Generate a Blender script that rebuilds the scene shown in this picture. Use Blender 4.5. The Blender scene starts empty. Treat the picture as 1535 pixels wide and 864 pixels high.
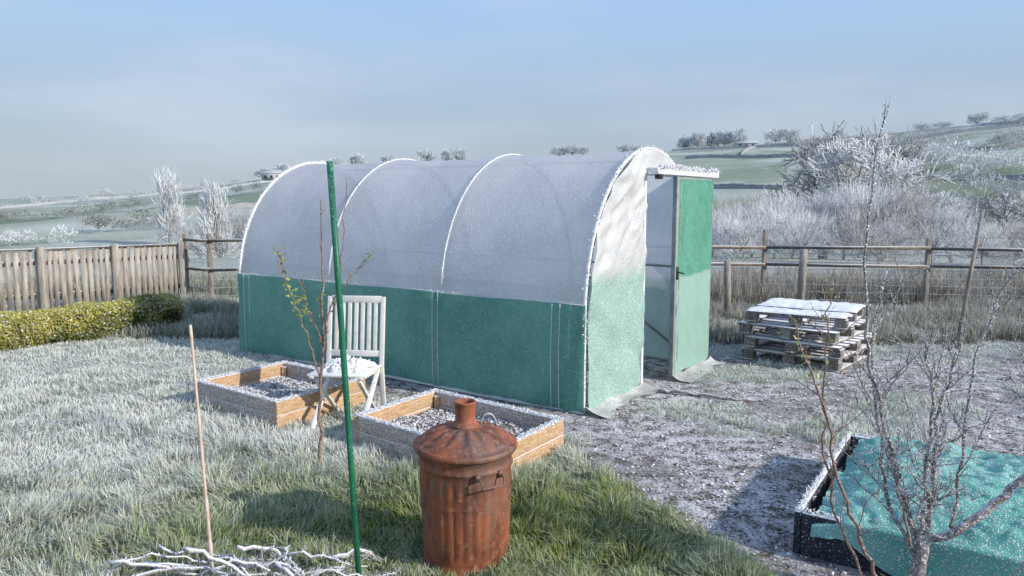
import bpy, math, random, numpy as np
from mathutils import Vector, Matrix
rng=np.random.default_rng(7); random.seed(7)
sc=bpy.context.scene
sc.view_settings.view_transform='Standard'; sc.view_settings.look='None'; sc.view_settings.exposure=0
COL=sc.collection
# ---------------- helpers ----------------
_tab=np.random.default_rng(3).random((8,256,256))
def vn(x,y,s,seed=0):
    x=np.asarray(x,float)/s+1000; y=np.asarray(y,float)/s+1000
    xi=np.floor(x).astype(int); yi=np.floor(y).astype(int)
    fx=x-xi; fy=y-yi; fx=fx*fx*(3-2*fx); fy=fy*fy*(3-2*fy)
    t=_tab[seed%8]; a=t[xi%256,yi%256]; b=t[(xi+1)%256,yi%256]; c=t[xi%256,(yi+1)%256]; d=t[(xi+1)%256,(yi+1)%256]
    return (a*(1-fx)+b*fx)*(1-fy)+(c*(1-fx)+d*fx)*fy
def fbm(x,y,s,seed=0,o=3):
    r=0;a=1;t=0
    for i in range(o):
        r=r+a*vn(x,y,s/2**i,seed+i); t+=a; a*=.5
    return r/t
def ss(x,a,b):
    t=np.clip((x-a)/(b-a),0,1); return t*t*(3-2*t)
class G:
    def __init__(s): s.V=[];s.Q=[];s.T=[];s.C=[];s.n=0
    def add(s,V,Q=None,T=None,C=None):
        V=np.asarray(V,float).reshape(-1,3)
        if Q is not None and len(Q): s.Q.append(np.asarray(Q,int).reshape(-1,4)+s.n)
        if T is not None and len(T): s.T.append(np.asarray(T,int).reshape(-1,3)+s.n)
        s.V.append(V); s.n+=len(V)
        if C is not None: s.C.append(np.broadcast_to(np.asarray(C,float),(len(V),4)))
    def box(s,c,ax,ay,az):
        c=np.array(c,float);ax=np.array(ax,float)/2;ay=np.array(ay,float)/2;az=np.array(az,float)/2
        P=[c+i*ax+j*ay+k*az for k in(-1,1) for j in(-1,1) for i in(-1,1)]
        s.add(P,[[0,2,3,1],[4,5,7,6],[0,1,5,4],[2,6,7,3],[0,4,6,2],[1,3,7,5]])
    def beam(s,p0,p1,w,t,side=None):
        p0=np.array(p0,float);p1=np.array(p1,float);d=p1-p0
        if side is None: side=np.array([0,0,1.]) if abs(d[2])<.7*np.linalg.norm(d) else np.array([1.,0,0])
        side=np.array(side,float); a=np.cross(d,side); a/=np.linalg.norm(a); b=np.cross(a,d); b/=np.linalg.norm(b)
        s.box((p0+p1)/2,d,a*t,b*w)
    def grid(s,A,flip=False):
        h,w=A.shape[:2]; i=np.arange(h*w).reshape(h,w)
        Q=np.stack([i[:-1,:-1],i[:-1,1:],i[1:,1:],i[1:,:-1]],-1).reshape(-1,4)
        if flip: Q=Q[:,::-1]
        s.add(A.reshape(-1,3),Q)
    def tube(s,P,R,n=8,cap=True):
        P=np.array(P,float); R=np.broadcast_to(np.array(R,float),(len(P),))
        T=np.gradient(P,axis=0); T/=np.linalg.norm(T,axis=1)[:,None]+1e-9
        ref=np.array([0,0,1.]) if abs(T[0][2])<.9 else np.array([0,1.,0])
        a=np.cross(T[0],ref); a/=np.linalg.norm(a); rings=[]
        an=np.arange(n)*2*math.pi/n
        for k in range(len(P)):
            a=a-T[k]*a.dot(T[k]); a/=np.linalg.norm(a)+1e-9; b=np.cross(T[k],a)
            rings.append(P[k]+R[k]*(np.cos(an)[:,None]*a+np.sin(an)[:,None]*b))
        V=np.concatenate(rings); Q=[]
        for k in range(len(P)-1):
            for j in range(n): Q.append([k*n+j,k*n+(j+1)%n,(k+1)*n+(j+1)%n,(k+1)*n+j])
        Tt=[]
        if cap:
            V=np.concatenate([V,[P[0]],[P[-1]]]); c0=len(V)-2;c1=len(V)-1;m=(len(P)-1)*n
            for j in range(n): Tt+= [[c0,(j+1)%n,j],[c1,m+j,m+(j+1)%n]]
        s.add(V,Q,Tt)
    def segs(s,P0,P1,R0,R1,n=3,C=None):
        P0=np.asarray(P0,float).reshape(-1,3);P1=np.asarray(P1,float).reshape(-1,3);m=len(P0)
        if m==0:return
        R0=np.asarray(R0,float).reshape(m,1);R1=np.asarray(R1,float).reshape(m,1)
        d=P1-P0; d/=np.linalg.norm(d,axis=1)[:,None]+1e-9
        ref=np.where(np.abs(d[:,2:3])<.9,[[0,0,1.]],[[1.,0,0]]); a=np.cross(d,ref); a/=np.linalg.norm(a,axis=1)[:,None]+1e-9
        b=np.cross(d,a); V=np.zeros((m,2*n,3))
        for j in range(n):
            t=2*math.pi*j/n; o=math.cos(t)*a+math.sin(t)*b
            V[:,j]=P0+R0*o; V[:,n+j]=P1+R1*o
        base=np.arange(m)[:,None]*2*n
        Q=np.concatenate([base+np.array([[j,(j+1)%n,n+(j+1)%n,n+j]]) for j in range(n)])
        s.add(V.reshape(-1,3),Q,None,C)
    def lathe(s,prof,n=48,c=(0,0,0),fn=None):
        prof=np.array(prof,float); an=np.arange(n)*2*math.pi/n
        A=np.zeros((len(prof),n,3))
        for i,(r,z) in enumerate(prof):
            rr=r+(fn(an,r,z) if fn else 0)
            A[i,:,0]=c[0]+rr*np.cos(an);A[i,:,1]=c[1]+rr*np.sin(an);A[i,:,2]=c[2]+z
        Q=[[i*n+j,i*n+(j+1)%n,(i+1)*n+(j+1)%n,(i+1)*n+j] for i in range(len(prof)-1) for j in range(n)]
        s.add(A.reshape(-1,3),Q)
    def obj(s,name,mat,parent=None,smooth=False,bevel=0):
        V=np.concatenate(s.V); Q=np.concatenate(s.Q) if s.Q else np.zeros((0,4),int); T=np.concatenate(s.T) if s.T else np.zeros((0,3),int)
        me=bpy.data.meshes.new(name); me.vertices.add(len(V)); me.vertices.foreach_set('co',V.ravel().astype(np.float32))
        L=np.concatenate([Q.ravel(),T.ravel()]); me.loops.add(len(L)); me.loops.foreach_set('vertex_index',L.astype(np.int32))
        st=np.concatenate([np.arange(len(Q))*4,len(Q)*4+np.arange(len(T))*3]); me.polygons.add(len(st))
        me.polygons.foreach_set('loop_start',st.astype(np.int32))
        if smooth: me.polygons.foreach_set('use_smooth',np.ones(len(st),bool))
        me.update(calc_edges=True)
        if s.C:
            C=np.concatenate(s.C); at=me.color_attributes.new('col','FLOAT_COLOR','POINT'); at.data.foreach_set('color',C.ravel().astype(np.float32))
        me.materials.append(mat); o=bpy.data.objects.new(name,me); COL.objects.link(o)
        if bevel:
            b=o.modifiers.new('b','BEVEL'); b.width=bevel; b.segments=2; b.limit_method='ANGLE'
        if parent is not None:
            o.parent=parent; o.matrix_parent_inverse=Matrix.Translation(-parent.location)
        return o
def empty(name,loc):
    e=bpy.data.objects.new(name,None); e.location=loc; e.empty_display_size=.2; COL.objects.link(e); return e
# ---------------- materials ----------------
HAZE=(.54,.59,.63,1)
class NT:
    def __init__(s,name):
        s.m=bpy.data.materials.new(name); s.m.use_nodes=True; s.t=s.m.node_tree; s.t.nodes.clear()
        s.out=s.n('ShaderNodeOutputMaterial')
    def n(s,ty,**k):
        x=s.t.nodes.new(ty)
        for a,b in k.items(): setattr(x,a,b)
        return x
    def l(s,a,b): s.t.links.new(a,b)
    def pos(s): return s.n('ShaderNodeNewGeometry').outputs['Position']
    def noise(s,scale,detail=4,rough=.6,vec=None,stretch=None):
        v=vec if vec is not None else s.pos()
        if stretch:
            mp=s.n('ShaderNodeMapping'); mp.inputs['Scale'].default_value=stretch; s.l(v,mp.inputs['Vector']); v=mp.outputs[0]
        x=s.n('ShaderNodeTexNoise'); x.inputs['Scale'].default_value=scale;x.inputs['Detail'].default_value=detail;x.inputs['Roughness'].default_value=rough
        s.l(v,x.inputs['Vector']); return x.outputs['Fac']
    def mr(s,v,a,b,c=0,d=1):
        x=s.n('ShaderNodeMapRange',interpolation_type='SMOOTHSTEP'); s.l(v,x.inputs[0])
        for i,k in enumerate((a,b,c,d)): x.inputs[i+1].default_value=k
        return x.outputs[0]
    def math(s,op,a,b=None):
        x=s.n('ShaderNodeMath',operation=op)
        for i,k in enumerate((a,b)):
            if k is None: continue
            if isinstance(k,(int,float)): x.inputs[i].default_value=k
            else: s.l(k,x.inputs[i])
        return x.outputs[0]
    def mix(s,f,a,b):
        x=s.n('ShaderNodeMix',data_type='RGBA')
        for i,k in ((0,f),(6,a),(7,b)):
            if isinstance(k,(int,float)): x.inputs[i].default_value=k
            elif isinstance(k,tuple): x.inputs[i].default_value=k if len(k)==4 else (*k,1)
            else: s.l(k,x.inputs[i])
        return x.outputs[2]
    def up(s): 
        x=s.n('ShaderNodeSeparateXYZ'); s.l(s.n('ShaderNodeNewGeometry').outputs['Normal'],x.inputs[0]); return x.outputs[2]
    def z(s):
        x=s.n('ShaderNodeSeparateXYZ'); s.l(s.pos(),x.inputs[0]); return x.outputs[2]
    def haze(s,c,d0=25,d1=420,mx=.72):  # aerial haze painted into the base colour by distance from the origin
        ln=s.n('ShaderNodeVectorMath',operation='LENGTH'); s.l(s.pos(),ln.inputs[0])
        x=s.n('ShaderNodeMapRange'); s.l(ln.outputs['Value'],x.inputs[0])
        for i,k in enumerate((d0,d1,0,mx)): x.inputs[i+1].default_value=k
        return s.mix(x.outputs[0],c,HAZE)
    def bump(s,h,st=.3,dist=.01):
        b=s.n('ShaderNodeBump'); b.inputs['Strength'].default_value=st;b.inputs['Distance'].default_value=dist; s.l(h,b.inputs['Height']); return b.outputs[0]
    def pr(s,c,rough=.8,metal=0,bump=None,spec=.3):
        p=s.n('ShaderNodeBsdfPrincipled')
        if isinstance(c,tuple): p.inputs['Base Color'].default_value=c if len(c)==4 else (*c,1)
        else: s.l(c,p.inputs['Base Color'])
        if isinstance(rough,(int,float)): p.inputs['Roughness'].default_value=rough
        else: s.l(rough,p.inputs['Roughness'])
        if isinstance(metal,(int,float)): p.inputs['Metallic'].default_value=metal
        else: s.l(metal,p.inputs['Metallic'])
        p.inputs['Specular IOR Level'].default_value=spec
        if bump is not None: s.l(bump,p.inputs['Normal'])
        return p.outputs[0]
    def done(s,sh): s.l(sh,s.out.inputs['Surface']); return s.m
FROST=(.84,.86,.90)
def mat(name,c1,c2,scale=8,stretch=None,rough=.8,frost=.6,speck=.2,bump=.3,haze=False):
    t=NT(name); n=t.noise(scale,6,.65,stretch=stretch); c=t.mix(t.mr(n,.3,.7),c1,c2)
    fs=t.noise(70,3,.7); fm=t.math('MULTIPLY',t.mr(t.up(),.3,.85),t.mr(fs,.62-frost*.4,.72-frost*.4))
    sp=t.mr(t.noise(120,3,.7),.66-.2*speck,.74-.2*speck,0,min(1,speck*2.5))
    f=t.math('MAXIMUM',t.math('MULTIPLY',fm,min(1,frost*1.4)),sp); c=t.mix(f,c,FROST)
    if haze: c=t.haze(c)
    return t.done(t.pr(c,rough,0,t.bump(t.math('ADD',n,f),bump,.006)))
M_wood=mat('raised_bed_timber',(.36,.215,.11),(.56,.385,.225),14,(1,1,6),frost=.9,speck=.40)
M_wood2=mat('raised_bed_timber_shaded',(.28,.22,.16),(.47,.39,.31),14,(1,1,6),frost=.9,speck=.62)  # greyer copy for the shaded boards: shade put into the colour, plus extra frost
M_greywood=mat('weathered_fence_timber',(.15,.13,.11),(.35,.31,.27),11,(3,3,.5),frost=.35,speck=.25)
M_slat=mat('weathered_fence_slats',(.22,.19,.16),(.50,.45,.39),7,(2.5,2.5,.35),frost=.25,speck=.3)
M_rail=mat('dark_rail_timber',(.09,.075,.06),(.20,.17,.14),9,frost=.75,speck=.2)
M_pallet=mat('pallet_timber',(.08,.065,.055),(.22,.19,.165),10,frost=1.0,speck=.45)
M_chair=mat('painted_chair',(.60,.59,.54),(.74,.73,.69),20,frost=.6,speck=.3,rough=.6)
M_black=mat('black_edging',(.018,.02,.028),(.04,.045,.06),12,frost=.9,speck=.32)
M_frosty=mat('hoar_frost',(.72,.75,.80),(.90,.92,.95),60,frost=.8,speck=.5,bump=.8)
M_cloth=mat('frosted_cloth',(.50,.46,.42),(.66,.65,.64),20,frost=.7,speck=.30,bump=.6)
M_bark=mat('frosted_bark',(.12,.10,.09),(.30,.27,.25),30,frost=.5,speck=.62,bump=.5)
M_bark2=mat('reddish_bark',(.17,.09,.07),(.32,.21,.17),40,frost=.4,speck=.35,bump=.4)
M_twig=mat('hoarfrost_twigs',(.20,.17,.15),(.50,.47,.45),25,frost=.8,speck=.62,haze=False)
M_cane=mat('bamboo',(.52,.38,.31),(.70,.57,.49),20,frost=.3,speck=.30)
M_stake=mat('green_plastic_coat',(.010,.10,.055),(.018,.17,.09),25,(1,1,.2),rough=.4,frost=.2,speck=.18,bump=.15)
M_metal=mat('aluminium_frame',(.20,.23,.23),(.32,.36,.36),12,rough=.45,frost=.5,speck=.15,bump=.1)
M_dark=mat('dark_gap',(.02,.02,.02),(.05,.045,.04),12,frost=.0,speck=.0)
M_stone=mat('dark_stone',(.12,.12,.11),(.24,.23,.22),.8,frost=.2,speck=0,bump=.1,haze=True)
M_wire=mat('fence_wire',(.25,.25,.26),(.5,.5,.52),30,frost=.5,speck=.3)
M_white=mat('turbine_white',(.7,.73,.78),(.76,.8,.84),3,frost=0,speck=0)
def colmat(name,transl=.0,haze=False):
    t=NT(name); a=t.n('ShaderNodeAttribute',attribute_name='col'); c=a.outputs['Color']
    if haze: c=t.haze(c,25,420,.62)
    d=t.n('ShaderNodeBsdfDiffuse'); t.l(c,d.inputs[0])
    if transl==0: return t.done(d.outputs[0])
    tr=t.n('ShaderNodeBsdfTranslucent'); t.l(c,tr.inputs[0])
    m=t.n('ShaderNodeMixShader'); m.inputs[0].default_value=transl; t.l(d.outputs[0],m.inputs[1]); t.l(tr.outputs[0],m.inputs[2]); return t.done(m.outputs[0])
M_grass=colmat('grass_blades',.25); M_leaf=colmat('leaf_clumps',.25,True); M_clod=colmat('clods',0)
def film(name,c1,c2,frost,dots=38,transl=.45,transp=.12,grad=None,wr=.25,rg=.38,cover=(.38,.55)):
    t=NT(name); P=t.pos()
    n=t.noise(2.2,4,.6); c=t.mix(t.mr(n,.35,.65),c1,c2)
    if grad:
        zz=t.mr(t.math('ADD',t.z(),t.math('MULTIPLY',t.noise(5,3),.10)),grad[0],grad[1]); c=t.mix(zz,grad[2],c)
    v=t.n('ShaderNodeTexVoronoi'); v.inputs['Scale'].default_value=dots; t.l(P,v.inputs['Vector'])
    d=t.math('MULTIPLY',t.mr(v.outputs['Distance'],.18,.45,1,0),t.mr(t.noise(14,3),cover[0],cover[1]))
    v2=t.n('ShaderNodeTexVoronoi'); v2.inputs['Scale'].default_value=dots*2.3; t.l(P,v2.inputs['Vector'])
    d2=t.mr(v2.outputs['Distance'],.15,.4,.6,0)
    f=t.math('MULTIPLY',t.math('MAXIMUM',d,d2),frost); c=t.mix(f,c,(.97,.98,1.0))
    b=t.bump(t.math('ADD',t.noise(6,3),t.math('MULTIPLY',f,.25)),wr,.02)
    dd=t.pr(c,rg,0,b,.4); tr=t.n('ShaderNodeBsdfTranslucent'); t.l(c,tr.inputs[0])
    m=t.n('ShaderNodeMixShader'); m.inputs[0].default_value=transl; t.l(dd,m.inputs[1]); t.l(tr.outputs[0],m.inputs[2])
    if transp==0: return t.done(m.outputs[0])
    tp=t.n('ShaderNodeBsdfTransparent'); t.l(t.mix(.4,c,(.9,.95,.95)),tp.inputs[0])
    m2=t.n('ShaderNodeMixShader'); m2.inputs[0].default_value=transp; t.l(m.outputs[0],m2.inputs[1]); t.l(tp.outputs[0],m2.inputs[2])
    return t.done(m2.outputs[0])
M_film=film('white_polythene',(.80,.79,.83),(.88,.87,.90),1.0,38,transl=.50,transp=.12,wr=.35,cover=(.28,.45))
M_front=film('front_polythene',(.52,.53,.53),(.68,.69,.69),.70,68,transl=.22,transp=0,grad=(.98,1.16,(.30,.50,.43,1)),wr=.5,cover=(.3,.45))
M_green=film('green_netting',(.115,.38,.30),(.18,.47,.38),.34,70,transl=.48,transp=.09,wr=.6)
M_doorp=film('door_netting',(.075,.33,.21),(.12,.40,.28),.30,70,transl=.3,transp=0,grad=(.96,.99,(.35,.56,.48,1)),wr=.5)
M_net=film('teal_mesh_cover',(.10,.42,.36),(.20,.54,.47),.8,90,transl=.15,transp=0,wr=.9,rg=.8,cover=(.25,.45))
# ---------------- terrain ----------------
def H(x,y):
    x=np.asarray(x,float);y=np.asarray(y,float)
    r=np.hypot(x,y); az=np.degrees(np.arctan2(x,y))
    e=np.interp(az,[-60,-34.7,-27,-21,-13.6,3.2,14.8,25.7,34.7,60],[0,.0,.008,.018,.036,.056,.064,.074,.084,.09])
    R=350.; Zr=1.6+e*R
    near=-5*ss(r,15,85)
    t=np.clip((r-80)/(R-80),0,1); t2=.45*t+.55*np.sin(t*math.pi/2)
    z=near+(Zr+5)*t2-np.clip(np.minimum(r,900)-R,0,None)*.04
    z=z+(fbm(x,y,60,1)-.5)*7*ss(r,60,150)*(1-.75*ss(r,280,350))
    z=z+(fbm(x,y,1.6,2)-.5)*.05*(1-ss(r,20,60))
    return z
O=np.array([.548,5.39]); E=np.array([.575,.818]); Lv=np.array([-.818,.575]); W=2.2; LEN=4.2
def TP(s,l,z):
    s=np.asarray(s,float);l=np.asarray(l,float);z=np.asarray(z,float)
    s,l,z=np.broadcast_arrays(s,l,z)
    return np.stack([O[0]+s*E[0]+l*Lv[0],O[1]+s*E[1]+l*Lv[1],z],-1)
def inpar(x,y,o,a,b,m=0):
    o=np.array(o);a=np.array(a)-o;b=np.array(b)-o
    D=a[0]*b[1]-a[1]*b[0]; px=x-o[0];py=y-o[1]
    s=(px*b[1]-py*b[0])/D; t=(a[0]*py-a[1]*px)/D
    ma=m/np.linalg.norm(a);mb=m/np.linalg.norm(b)
    return (s>-ma)&(s<1+ma)&(t>-mb)&(t<1+mb)
BED1=dict(W=(-1.03,4.70),N=(-.571,5.36),S=(-.125,3.96)); BED2=dict(W=(-2.46,5.62),N=(-1.98,6.32),S=(-1.64,5.02))
NET=dict(o=(1.28,3.21),a=(2.02,4.33),b=(3.45,1.78)); PAL=dict(o=(2.32,7.3),a=(3.02,6.67),b=(2.97,8.09))
BIN=(-.205,3.15)
def soilmask(x,y):
    w=(fbm(x,y,.5,4)-.5)*.7
    b1=np.where(y<4.4,.28+(4.4-y)*.50,.3)
    m=ss(x+w*.6-b1,-.05,.15)*(1-ss(y+w*1.5,7.2,8.0))
    l=(x-O[0])*Lv[0]+(y-O[1])*Lv[1]; s=(x-O[0])*E[0]+(y-O[1])*E[1]
    st=ss(s+w*.3,-.65,-.4)*(1-ss(s,-.02,.0))*ss(l,-1,-.3)*(1-ss(l,2.3,3.2))
    inside=((s>-.02)&(s<W)&(l>0)&(l<LEN))
    m=np.maximum(np.maximum(m,st),inside*1.0)
    tuft=ss(fbm(x,y,.55,6),.54,.64)*ss(x,.9,1.2)
    return m*(1-.85*tuft*(~inside))
def frostmask(x,y):
    g=np.exp(-(((x-.15)/.9)**2+((y-3.7)/.85)**2))
    g2=np.exp(-(((x+1.2)/.9)**2+((y-3.1)/.5)**2))
    f=.50+.52*ss(y,3.3,5.0)+.16*ss(-x,.8,2.6)-.58*g-.18*g2+(fbm(x,y,.7,5)-.5)*.75
    return np.clip(f,0,1)
def exclude(x,y,m=0.02):
    k=np.zeros(x.shape,bool)
    for B in (BED1,BED2): k|=inpar(x,y,B['W'],B['N'],B['S'],m)
    k|=inpar(x,y,NET['o'],NET['a'],NET['b'],m)
    k|=inpar(x,y,TP(0,0,0)[:2],TP(W,0,0)[:2],TP(0,LEN,0)[:2],m)
    k|=np.hypot(x-BIN[0],y-BIN[1])<.19
    return k
n=520; tt=np.linspace(-1,1,n); cx=2.2*np.sinh(tt*7.7); cx=cx*(2600/cx[-1])
X,Y=np.meshgrid(cx,cx+5.0); Z=H(X,Y)
g=G(); g.grid(np.stack([X,Y,Z],-1))
C=np.stack([soilmask(X,Y),ss(np.hypot(X,Y),14,40),frostmask(X,Y),np.ones_like(X)],-1).reshape(-1,4); g.C=[C]
t=NT('ground_frosty'); a=t.n('ShaderNodeAttribute',attribute_name='col'); sp=t.n('ShaderNodeSeparateColor'); t.l(a.outputs['Color'],sp.inputs[0])
nf=t.noise(60,5,.75); nm=t.noise(9,5,.7); nl=t.noise(1.3,4,.6)
soil=t.mix(t.mr(t.math('ADD',t.math('MULTIPLY',nf,.55),t.math('MULTIPLY',nm,.45)),.43,.565),(.105,.09,.078),(.70,.70,.72))
soil=t.mix(t.mr(nl,.48,.62,0,.5),soil,(.14,.12,.105))
turf=t.mix(t.math('MULTIPLY',t.mr(nf,.35,.62),sp.outputs[2]),(.06,.08,.036),(.66,.69,.66))
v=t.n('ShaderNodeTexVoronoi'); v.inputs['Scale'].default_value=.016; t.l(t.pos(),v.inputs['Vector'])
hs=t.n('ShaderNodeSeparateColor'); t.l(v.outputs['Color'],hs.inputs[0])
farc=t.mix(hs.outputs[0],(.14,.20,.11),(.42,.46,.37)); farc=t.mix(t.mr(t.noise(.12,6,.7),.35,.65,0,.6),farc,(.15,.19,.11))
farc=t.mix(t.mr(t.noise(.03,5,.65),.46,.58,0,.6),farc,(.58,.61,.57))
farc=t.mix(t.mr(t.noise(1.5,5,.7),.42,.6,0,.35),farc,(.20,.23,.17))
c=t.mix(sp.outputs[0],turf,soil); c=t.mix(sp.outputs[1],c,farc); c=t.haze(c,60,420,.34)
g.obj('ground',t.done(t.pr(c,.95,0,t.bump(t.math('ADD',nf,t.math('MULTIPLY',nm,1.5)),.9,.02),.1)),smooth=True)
# ---------------- grass ----------------
def blades(name,x,y,L,wd,colb,colt,lean,zf=None,leandir=None,material=None):
    m=len(x); z=H(x,y)-.006 if zf is None else zf
    th=rng.random(m)*2*math.pi if leandir is None else leandir
    ld=np.stack([np.cos(th),np.sin(th)],-1)*lean[:,None]
    ph=rng.random(m)*math.pi; wv=np.stack([np.cos(ph),np.sin(ph)],-1)*wd[:,None]/2
    V=np.zeros((m,5,3)); Cc=np.zeros((m,5,4)); Cc[...,3]=1
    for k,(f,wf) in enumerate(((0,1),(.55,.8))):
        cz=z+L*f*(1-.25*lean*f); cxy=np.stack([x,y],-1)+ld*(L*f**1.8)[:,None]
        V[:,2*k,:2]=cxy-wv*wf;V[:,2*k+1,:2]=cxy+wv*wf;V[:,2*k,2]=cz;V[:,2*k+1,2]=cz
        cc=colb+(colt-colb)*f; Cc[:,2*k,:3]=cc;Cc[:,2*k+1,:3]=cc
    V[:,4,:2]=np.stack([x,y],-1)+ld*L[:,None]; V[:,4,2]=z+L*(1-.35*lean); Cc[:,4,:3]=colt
    b=np.arange(m)[:,None]*5
    Q=b+[[0,1,3,2]]; T=b+[[2,3,4]]
    g=G(); g.add(V.reshape(-1,3),Q,T,Cc.reshape(-1,4)); return g.obj(name,material or M_grass)
def sample(m,y0,y1,p=1.0,xl=.82):
    u=rng.random(m); y=(y0**(1-p)+u*(y1**(1-p)-y0**(1-p)))**(1/(1-p)) if p!=1 else y0*(y1/y0)**u
    x=(rng.random(m)*2-1)*(xl*y+.5); return x,y
N=380000; x,y=sample(N,2.3,12,1.05,.74)
sm=soilmask(x,y); tuftn=vn(x,y,.10,1)*.6+vn(x,y,.23,2)*.4
keep=(rng.random(N)<(1-sm)**1.5*np.clip(.2+1.4*tuftn,0,1))&~exclude(x,y)
x=x[keep];y=y[keep];m=len(x)
fr=frostmask(x,y); tn=vn(x,y,.13,3); big=fbm(x,y,.5,7)
L=(.030+.078*tn*big*2)*(.7+.6*rng.random(m))*(1.12-.45*ss(y,3.6,7))
smk=soilmask(x,y); L*=1-.4*smk
wd=(.0032+.0007*y)*(.7+.6*rng.random(m))
hue=rng.random((m,1)); g1=np.array([.14,.24,.04]);g2=np.array([.36,.44,.11]);dry=np.array([.50,.43,.26])
base=g1+(g2-g1)*hue; isdry=(rng.random(m)<.13)[:,None]; base=np.where(isdry,dry,base)
fb=np.clip(fr+(rng.random(m)-.5)*.6,0,1)[:,None]; wht=np.array([.90,.92,.91])
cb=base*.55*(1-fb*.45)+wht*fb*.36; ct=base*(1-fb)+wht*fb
th=vn(x,y,.35,5)*4*math.pi+rng.normal(0,.9,m)
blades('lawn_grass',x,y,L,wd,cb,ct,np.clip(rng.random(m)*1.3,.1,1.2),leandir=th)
def rough(name,xa,xb,ya,yb,m,Lm,c0,c1,dens=1):
    x=xa+(xb-xa)*rng.random(m); y=ya+(yb-ya)*rng.random(m)
    k=(vn(x,y,.35,4)>.28)&~exclude(x,y,.1)&~inpar(x,y,PAL['o'],PAL['a'],PAL['b'],.05)&(np.abs(x)<.8*y+.6); x=x[k];y=y[k];m=len(x)
    L=Lm*(.35+vn(x,y,.6,2))*(.5+.7*rng.random(m)); f=rng.random((m,1))
    base=np.array(c0)*(1-f)+np.array(c1)*f; fz=(rng.random((m,1))**.9)
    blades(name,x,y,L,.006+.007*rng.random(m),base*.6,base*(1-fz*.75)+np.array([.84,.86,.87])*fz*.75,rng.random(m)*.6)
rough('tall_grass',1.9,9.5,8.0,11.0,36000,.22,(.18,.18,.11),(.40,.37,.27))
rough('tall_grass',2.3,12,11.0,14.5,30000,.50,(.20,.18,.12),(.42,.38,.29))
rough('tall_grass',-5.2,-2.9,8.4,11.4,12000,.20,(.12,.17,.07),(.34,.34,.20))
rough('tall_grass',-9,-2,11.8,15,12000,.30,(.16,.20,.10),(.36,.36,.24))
m=28000; x,y=sample(m,2.6,8.5,1.0,.75); k=(soilmask(x,y)>.45)&~exclude(x,y,.02); x=x[k];y=y[k]
B=[[1,0,0],[-1,0,0],[0,1,0],[0,-1,0],[0,0,1],[0,0,-1]]; F=[[0,2,4],[2,1,4],[1,3,4],[3,0,4],[2,0,5],[1,2,5],[3,1,5],[0,3,5]]
def clods(name,x,y,z,s,par=None,mt=None,white=.5):
    m=len(x); V=np.array(B,float)[None]*s[:,None,None]*(.5+rng.random((m,6,1)))*np.array([1,1,.6])
    V=V+rng.normal(0,.25,V.shape)*s[:,None,None]; V+=np.stack([x,y,z],-1)[:,None]
    T=(np.arange(m)[:,None,None]*6+np.array(F)[None]).reshape(-1,3)
    br=rng.random(m); c=np.where((br<white)[:,None],np.array([.78,.79,.82])*(.7+.35*rng.random((m,1))),np.array([.15,.12,.10])*(.6+.9*rng.random((m,1))))
    C=np.ones((m,6,4)); C[...,:3]=c[:,None]
    g=G(); g.add(V.reshape(-1,3),None,T,C.reshape(-1,4)); return g.obj(name,mt or M_clod,par)
clods('frosted_soil_clods',x,y,H(x,y)+.002,.003+.011*rng.random(len(x))**3.5,white=.66)
# ---------------- frost crystals ----------------
def fringe(g,P,n,size,jit):
    P=np.array(P,float); d=np.linalg.norm(np.diff(P,axis=0),axis=1); cs=np.concatenate([[0],np.cumsum(d)])
    s=rng.random(n)*cs[-1]; Q=np.stack([np.interp(s,cs,P[:,k]) for k in range(3)],-1)+rng.normal(0,jit,(n,3))
    dr=rng.normal(0,1,(n,3)); dr[:,2]=np.abs(dr[:,2])+.2; dr/=np.linalg.norm(dr,axis=1)[:,None]
    l=size*(.4+rng.random(n)); g.segs(Q,Q+dr*l[:,None],l*.30,l*.12,3)
# ---------------- polytunnel ----------------
tun=empty('polytunnel',(*TP(W/2,LEN/2,0)[:2],0))
LEG=.75; BV=1.27; R0=W/2
def prof(k=44,off=0):
    a=[(-off,z) for z in np.linspace(0,LEG,9)[:-1]]
    for th in np.linspace(math.pi,0,k): a.append((R0+(R0+off)*math.cos(th),LEG+(BV+off)*math.sin(th)))
    a+=[(W+off,z) for z in np.linspace(LEG,0,9)[1:]]
    return np.array(a)
pr_=prof(); ls=np.linspace(0,LEN,106)
A=np.zeros((len(ls),len(pr_),3)); cen=np.array([R0,.9])
for i,l in enumerate(ls):
    fr_=(l/LEN*3)%1; sag=.028*math.sin(math.pi*fr_)**.8 if 0<fr_<1 else 0
    arcw=np.clip((pr_[:,1]-.6)/.5,0,1)
    wr=(vn(np.arange(len(pr_))*.13+l*.3,np.full(len(pr_),l),.35,2)-.5)*.018*math.sin(math.pi*fr_)
    dv=pr_-cen; dv/=np.linalg.norm(dv,axis=1)[:,None]
    q=pr_-dv*(sag*arcw+wr)[:,None]
    A[i]=TP(q[:,0],l,q[:,1])
g=G(); g.grid(A); g.obj('cover_sheet',M_film,tun,smooth=True)
for side,s0 in (('left',-.012),('right',W+.012)):
    hh=np.linspace(0,.83,18); A=np.zeros((260,18,3)); sg=-1 if side=='left' else 1
    for i,l in enumerate(np.linspace(-.005,LEN+.005,260)):
        cr=.014*vn(l+hh*.12,hh*.3,.10,1)+.026*math.exp(-((l-.14)/.04)**2)*np.abs(np.sin(hh*2+.6))+.018*math.exp(-((l-.36)/.03)**2)*hh+.018*math.exp(-((l-1.43)/.04)**2)+.018*math.exp(-((l-3.95)/.06)**2)+.018*vn(l+hh*.4,hh,.5,3)
        A[i]=TP(s0+sg*cr,l,hh+.0)
    g=G(); g.grid(A); g.obj(side+'_green_band',M_green,tun,smooth=True)
fg=G(); g=G(); ph=prof(30,.006)
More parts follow.
